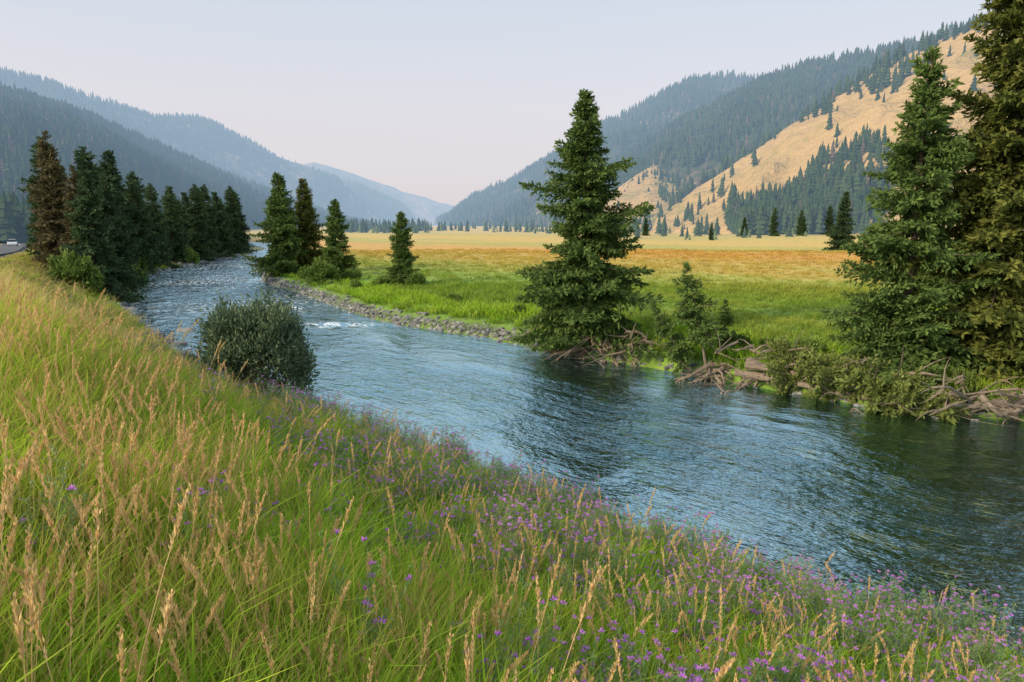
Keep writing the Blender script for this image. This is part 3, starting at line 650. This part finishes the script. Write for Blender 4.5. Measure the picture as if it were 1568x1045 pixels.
# ---------------------------------------------------------------- hills
def fartree(name,seed,mat,w=.2):
    rng=np.random.default_rng(seed); mb=MB()
    V,F=tube([(0,0,-.1),(0,0,.3)],[.02,.016],4); mb.add(V,F,0,0)
    nt_=6
    for k in range(nt_):
        z=.08+.86*k/nt_; r=w*(1-k/nt_)**.8+.02; n=7
        a=np.arange(n)*2*math.pi/n+rng.uniform(0,1); rj=r*rng.uniform(.55,1.25,n); zj=z+rng.uniform(-.03,.03,n)
        lo=np.stack([rj*np.cos(a),rj*np.sin(a),zj],1); hi=np.stack([.12*r*np.cos(a),.12*r*np.sin(a),np.full(n,z+.26*(1-.3*k/nt_))],1)
        F=[[i,(i+1)%n,n+(i+1)%n,n+i] for i in range(n)]; mb.add(np.vstack([lo,hi]),F,0,np.concatenate([np.full(n,.9),np.full(n,.3)]))
    return mbobj(name,mb,[mat],link=False)
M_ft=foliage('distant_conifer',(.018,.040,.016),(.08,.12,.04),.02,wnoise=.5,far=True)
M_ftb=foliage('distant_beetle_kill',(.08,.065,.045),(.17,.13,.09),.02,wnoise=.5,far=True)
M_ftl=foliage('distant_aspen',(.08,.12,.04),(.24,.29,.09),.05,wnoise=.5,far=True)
far_c=coll('distant_trees',[fartree('f0',1,M_ft,.17),fartree('f1',2,M_ft,.22),fartree('f2',3,M_ft,.19),fartree('f3',4,M_ftb,.17),fartree('f4',6,M_ftl,.3)])
FP=[];FS=[];FI=[]
def ridge(name,crest,foot,mat,zf=0,amp=12,prof=1.1,gs=.012,seed=0,nt_=220,nb=70,trees=0,th=(8,14),dens=None,back=.5,rid=6,trng=None):
    """crest: (x/y bearing, rise per metre, distance y); foot: (bearing, y)"""
    c=np.array([(a*y,y,6+e*y) for a,e,y in crest]); fo=np.array([(a*y,y) for a,y in foot])
    t=np.linspace(0,1,nt_); tc=np.linspace(0,1,len(c)); tf=np.linspace(0,1,len(fo))
    C=np.stack([np.interp(t,tc,c[:,k]) for k in range(3)],1); Fo=np.stack([np.interp(t,tf,fo[:,k]) for k in range(2)],1)
    b=np.linspace(0,1+back,nb); X=np.zeros((nt_,nb,3))
    for i_,bb in enumerate(b):
        b1=min(bb,1); xy=Fo+(C[:,:2]-Fo)*bb
        z=zf+(C[:,2]-zf)*(b1**prof)*(1-max(bb-1,0)*1.3)
        g=1-np.abs(2*fbm(xy[:,0]*gs+seed,xy[:,1]*gs,seed,4)-1)*2
        z=z+amp*g*math.sin(math.pi*b1)**.8*np.clip((C[:,2]-zf)/60,.1,1)+ (fbm(xy[:,0]*gs*5,xy[:,1]*gs*5,seed+3)-.5)*rid*b1
        X[:,i_,0]=xy[:,0];X[:,i_,1]=xy[:,1];X[:,i_,2]=z-(2 if bb==0 else 0)
    i,j=np.meshgrid(np.arange(nt_-1),np.arange(nb-1),indexing='ij')
    F=np.stack([i*nb+j,(i+1)*nb+j,(i+1)*nb+j+1,i*nb+j+1],-1).reshape(-1,4)
    mkobj(name,mkmesh(name,X.reshape(-1,3),F,None,[mat],smooth=True))
    if trees:
        hi_=nt_-1.001 if trng is None else trng*(nt_-1)
        u=R.uniform(0,hi_,trees); v=R.uniform(0,(nb-1.001)*1.06/(1+back),trees); ui=u.astype(int);vi=v.astype(int);uf=(u-ui)[:,None];vf=(v-vi)[:,None]
        P=(X[ui,vi]*(1-vf)+X[ui,vi+1]*vf)*(1-uf)+(X[ui+1,vi]*(1-vf)+X[ui+1,vi+1]*vf)*uf
        bq=v/(nb-1)*(1+back); tq=u/(nt_-1)
        if dens is not None: k=R.random(trees)<dens(P,tq,bq); P=P[k]
        FP.append(P-[0,0,.3]); FS.append(R.uniform(*th,len(P))*R.choice([.7,1,1,1.15],len(P))); FI.append(R.choice([0,1,2,0,1,2,0,1,2,0,1,2,0,1,3],len(P)))
L1=[(-1.0,.21,600),(-.852,.2,700),(-.717,.180,800),(-.637,.1605,850),(-.584,.140,900),(-.521,.112,980),(-.45,.083,1050),(-.359,.046,1250),(-.286,.020,1400),(-.221,.002,1600)]
fo=[(-.95,230),(-.85,260),(-.7,300),(-.6,330),(-.53,370),(-.47,430),(-.41,520),(-.32,760),(-.25,1000),(-.2,1400)]
def dfor(P,t,b): return np.clip(2.2-2.8*fbm(P[:,0]*.008,P[:,1]*.008,77),0.12,1)
ridge('forested_hill',L1,fo,M_hill_for,1,16,1.15,.006,1,trees=20000,th=(9,15),dens=dfor,rid=8)
L2=[(-.95,.235,1500),(-.8,.22,1600),(-.7135,.2097,1700),(-.669,.198,1750),(-.6335,.190,1800),(-.554,.1635,1950),(-.509,.1485,2000),(-.47,.149,2050),(-.44,.147,2100),(-.4096,.13,2200),(-.356,.103,2300),(-.292,.083,2500),(-.219,.0513,2700),(-.182,.028,2900),(-.14,.002,3000)]
fo=[(-.9,900),(-.7,1000),(-.55,1150),(-.45,1300),(-.36,1500),(-.28,1800),(-.22,2000),(-.17,2400),(-.13,2800)]
ridge('mountain',L2,fo,M_hill_far,1,60,1.1,.0028,4,trees=12000,th=(11,18),dens=lambda P,t,b:np.clip(2.5-3.9*fbm(P[:,0]*.004,P[:,1]*.004,79),0.02,1),rid=14)
L3=[(-.40,.05,3400),(-.34,.072,3500),(-.31,.083,3550),(-.282,.090,3600),(-.227,.0715,3800),(-.172,.05,4000),(-.126,.037,4200),(-.088,.022,4400),(-.03,.0,4500)]
ridge('mountain',L3,[(-.4,2600),(-.2,3000),(-.1,3500),(-.02,4000)],M_hill_far,1,60,1.0,.002,8,rid=22)
R3=[(-.11,.004,1900),(-.0506,.036,1700),(.0056,.062,1600),(.0612,.096,1500),(.1114,.136,1450),(.153,.150,1400),(.2069,.177,1380),(.2517,.2,1370),(.29,.204,1380),(.3243,.2035,1400),(.38,.195,1500),(.5,.18,1600)]
ridge('forested_hill',R3,[(-.09,1300),(0.0,900),(.06,760),(.12,700),(.2,760),(.3,800),(.45,900)],M_hill_for,3,26,1.05,.005,12,trees=12000,th=(10,16),dens=dfor,rid=8)
R2=[(.085,.03,950),(.125,.062,930),(.163,.092,910),(.2265,.134,900),(.2894,.164,900),(.3338,.1895,900),(.396,.211,880),(.436,.2223,850),(.512,.2325,800),(.5563,.2435,750),(.6267,.2623,700),(.7026,.2877,680),(.86,.325,650),(1.1,.335,600)]
ridge('forested_hill',R2,[(.075,620),(.15,520),(.22,480),(.3,470),(.4,470),(.5,430),(.62,400),(.8,340),(1.1,300)],M_hill_for,4,16,1.05,.009,15,trees=17000,th=(9,14),
   dens=lambda P,t,b:np.where(b<.3,np.clip(1.15-2.2*fbm(P[:,0]*.012,P[:,1]*.012,99),.03,1),np.clip(2.2-2.6*fbm(P[:,0]*.01,P[:,1]*.01,97),.12,1)),rid=5)
R0=[(.115,.016,560),(.132,.04,600),(.165,.064,620),(.2,.087,650),(.22,.094,680),(.26,.085,700),(.32,.07,700)]
ridge('grassy_hill',R0,[(.10,450),(.16,430),(.22,420),(.3,420)],M_hill_tan,3,6,1.2,.02,18,nt_=120,nb=50,trees=900,th=(5,9),dens=lambda P,t,b:np.where((t>.6)|(b<.12),.45,.05),rid=2.5)
R1=[(.215,.016,460),(.2583,.048,475),(.304,.078,480),(.34,.102,480),(.3844,.133,470),(.4286,.161,460),(.4723,.190,450),(.5156,.217,440),(.5588,.239,430),(.6285,.268,420),(.71,.295,400),(.86,.315,380),(1.1,.33,330)]
def d1(P,t,b):
    a=P[:,0]/P[:,1]; n_=fbm(P[:,0]*.02,P[:,1]*.02,88); g_=fbm(P[:,0]*.06,P[:,1]*.06,89)
    d=np.clip((n_-.52)*1.0,0.005,.12)*np.clip(g_*3-.7,.1,1)
    d=np.where((a>.5)&(b>.2),np.clip((n_-.44)*1.4,.02,.28)*np.clip(g_*4-1.3,.1,1),d)
    d=np.where((a>.42)&(a<.54)&(b<.42)&(n_>.52),.3,d)
    edge=.20+.10*(g_-.5)*4*.5
    d=np.where((b<edge)&(a>.31)&(a<.53),1.0,d)
    d=np.where((b>.95)&(g_>.45),.35,d); return d
ridge('grassy_hill',R1,[(.2,400),(.27,350),(.34,310),(.42,280),(.52,255),(.65,235),(.85,215),(1.1,190)],M_hill_tan,3,12,1.12,.02,20,trees=9000,th=(5,11),dens=d1,rid=4,trng=.85)
# valley-floor trees at the far edge of the meadow
def belt(n,a0,a1,y0,y1,h0,h1,thr=.5,idx=(0,1,2,1,4)):
    a=R.uniform(a0,a1,n); y=R.uniform(y0,y1,n); x=a*y; m=fbm(x*.02,y*.02,66)>thr; x,y=x[m],y[m]
    z=height(x,y); FP.append(np.stack([x,y,z-.3],1)); FS.append(R.uniform(h0,h1,len(x))); FI.append(R.choice(idx,len(x)))
belt(420,-.26,-.12,400,800,5,10,.42); belt(170,-.12,.12,430,850,4,9,.45); belt(110,.02,.25,340,500,3,8,.45,(4,4,1)); belt(90,.25,.6,220,330,3,6,.45,(4,1))
belt(330,.33,.50,262,300,8,13,.30,(0,1,2)); belt(50,.12,.42,260,400,5,10,.4,(0,1,2))
belt(2400,-.95,-.40,175,420,9,14,.3,(0,1,2))
P=np.vstack(FP);S=np.concatenate(FS);I=np.concatenate(FI);n=len(P); S=np.where(I==4,S*.6,S)
scatter('distant_forest',far_c,P,np.stack([np.zeros(n),np.zeros(n),R.uniform(0,6.28,n)],1),np.stack([S*R.uniform(.8,1.2,n),S*R.uniform(.8,1.2,n),S],1),I)
for x,y,h in [(98,235,9),(120,262,11),(84,250,7),(150,270,12),(62,215,5),(92,243,10),(101,240,7),(58,300,8),(45,330,7)]: place('spruce_tree',mids[int(R.integers(4))],x,y,0,h/10.5)

# ---------------------------------------------------------------- road and car
def strip(name,off0,off1,dz,mat,parent=None):
    P=smooth_poly(RD,10); t=np.gradient(P,axis=0); t/=np.linalg.norm(t,axis=1)[:,None]; nrm=np.stack([-t[:,1],t[:,0]],1)
    A=P+nrm*off0; B=P+nrm*off1; zz=zroad((P)[:,1])
    V=[];F=[]
    za=height(A[:,0],A[:,1]); zb=height(B[:,0],B[:,1])
    for k in range(len(P)): V+= [(A[k,0],A[k,1],max(za[k],zb[k],zz[k])+dz),(B[k,0],B[k,1],max(za[k],zb[k],zz[k])+dz)]
    for k in range(len(P)-1): F.append((2*k,2*k+2,2*k+3,2*k+1))
    return mkobj(name,mkmesh(name,V,F,None,[mat]),parent=parent)
M_asph=simple('asphalt',(.12,.12,.125),.9); M_paint=simple('white_paint',(.7,.7,.7)); M_yel=simple('yellow_paint',(.6,.42,.05))
rd=strip('road',.6,8.3,.05,M_asph)
strip('edge_line',1.0,1.12,.056,M_paint,rd); strip('edge_line_far',7.9,8.02,.056,M_paint,rd); strip('centre_line',4.5,4.62,.056,M_yel,rd)
M_car=simple('car_paint_white',(.78,.78,.78),.25); M_glass=simple('car_glass',(.02,.025,.03),.08); M_tyre=simple('tyre',(.02,.02,.02),.8); M_lamp=simple('headlamp',(.8,.8,.75),.1); M_red=simple('tail_lamp',(.4,.02,.02),.3)
car=bpy.data.objects.new('car',None); scene.collection.objects.link(car)
def loft(name,secs,mat):   # secs: (x, halfwidth, z0, z1)
    V=[]
    for x_,w_,a_,b_ in secs: V+=[(x_,-w_,a_),(x_,w_,a_),(x_,w_*.96,b_),(x_,-w_*.96,b_)]
    F=[]
    for k in range(len(secs)-1):
        for j_ in range(4): F.append((4*k+j_,4*k+(j_+1)%4,4*k+4+(j_+1)%4,4*k+4+j_))
    F+=[(3,2,1,0),tuple(4*(len(secs)-1)+q_ for q_ in (0,1,2,3))]
    o=mkobj(name,mkmesh(name,V,F,None,[mat]),parent=car); bv=o.modifiers.new('b','BEVEL'); bv.width=.05; bv.segments=3; return o
loft('body',[(-2.2,.78,.45,.8),(-2.1,.88,.28,.98),(-1.2,.9,.25,1.02),(.8,.9,.25,1.0),(1.7,.88,.27,.88),(2.15,.8,.32,.68)],M_car)
loft('cabin',[(-1.95,.70,.98,1.0),(-1.4,.72,.98,1.48),(.1,.72,.98,1.5),(.95,.74,.96,1.0)],M_glass)
loft('roof',[(-1.45,.66,1.47,1.5),(-1.2,.66,1.47,1.54),(-.1,.66,1.47,1.54),(.15,.64,1.47,1.51)],M_car)
for k,(wx_,wy_) in enumerate([(-1.35,-.82),(-1.35,.82),(1.35,-.82),(1.35,.82)]):
    V,F=tube([(wx_,wy_-.12,.33),(wx_,wy_-.1,.33),(wx_,wy_+.1,.33),(wx_,wy_+.12,.33)],[.2,.33,.33,.2],18); mkobj('wheel_%d'%(k+1),mkmesh('wheel',V,F,None,[M_tyre]),parent=car)
for k,s_ in enumerate((-1,1)):
    V,F=box(2.06,s_*.6,.62,.16,.3,.12); mkobj('headlight_%d'%(k+1),mkmesh('hl',V,F,None,[M_lamp]),parent=car)
    V,F=box(-2.14,s_*.62,.8,.1,.26,.14); mkobj('taillight_%d'%(k+1),mkmesh('tl',V,F,None,[M_red]),parent=car)
Pn=np.array([-105.5,150.]); tdir=np.array([-27,37.5]); tdir/=np.linalg.norm(tdir); nn_=np.array([-tdir[1],tdir[0]])
cp=Pn+nn_*2.6; car.location=(cp[0],cp[1],1.56); car.rotation_euler=(0,0,math.atan2(-tdir[1],-tdir[0]))

# ---------------------------------------------------------------- light, world, camera
w=bpy.data.worlds.new('World'); scene.world=w; w.use_nodes=True; nt=w.node_tree; nt.nodes.clear()
sky=nt.nodes.new('ShaderNodeTexSky'); sky.sky_type='NISHITA'; sky.sun_disc=False
EL,AZ=28,238
sky.sun_elevation=rad(EL); sky.sun_rotation=rad(AZ); sky.dust_density=4.0; sky.air_density=1.0; sky.altitude=300
# smoke whitens the sky, more so near the horizon
tcw=nd(nt,'ShaderNodeTexCoord').outputs['Generated']
ez=nd(nt,'ShaderNodeSeparateXYZ',{0:tcw}).outputs[2]
smoke=ramp(nt,ez,[(0,(5.3,4.85,5.0)),(.16,(5.5,5.3,5.6)),(.42,(4.5,5.5,6.3)),(1,(3.5,4.6,6.0))])
fac=ramp(nt,ez,[(0,(.9,.9,.9)),(.45,(.75,.75,.75)),(1,(.5,.5,.5))])
sc_=mixc(nt,fac,sky.outputs[0],smoke)
bg=nd(nt,'ShaderNodeBackground',{'Color':sc_,'Strength':.15}); o=nt.nodes.new('ShaderNodeOutputWorld'); nt.links.new(bg.outputs[0],o.inputs[0])
sl=bpy.data.lights.new('sun','SUN'); sl.energy=3.5; sl.angle=rad(10); sl.color=(1,.85,.64)
so=bpy.data.objects.new('sun',sl); scene.collection.objects.link(so)
sv=Vector((math.sin(rad(AZ))*math.cos(rad(EL)),math.cos(rad(AZ))*math.cos(rad(EL)),math.sin(rad(EL)))); so.rotation_euler=sv.to_track_quat('Z','Y').to_euler()
cd=bpy.data.cameras.new('camera'); cd.lens=24; cd.sensor_width=36; cd.clip_start=.1; cd.clip_end=20000
co=bpy.data.objects.new('camera',cd); scene.collection.objects.link(co); co.location=(0,0,6); co.rotation_euler=(rad(90-9.6),0,0)
scene.camera=co
scene.view_settings.view_transform='Standard'; scene.view_settings.look='None'; scene.view_settings.exposure=0
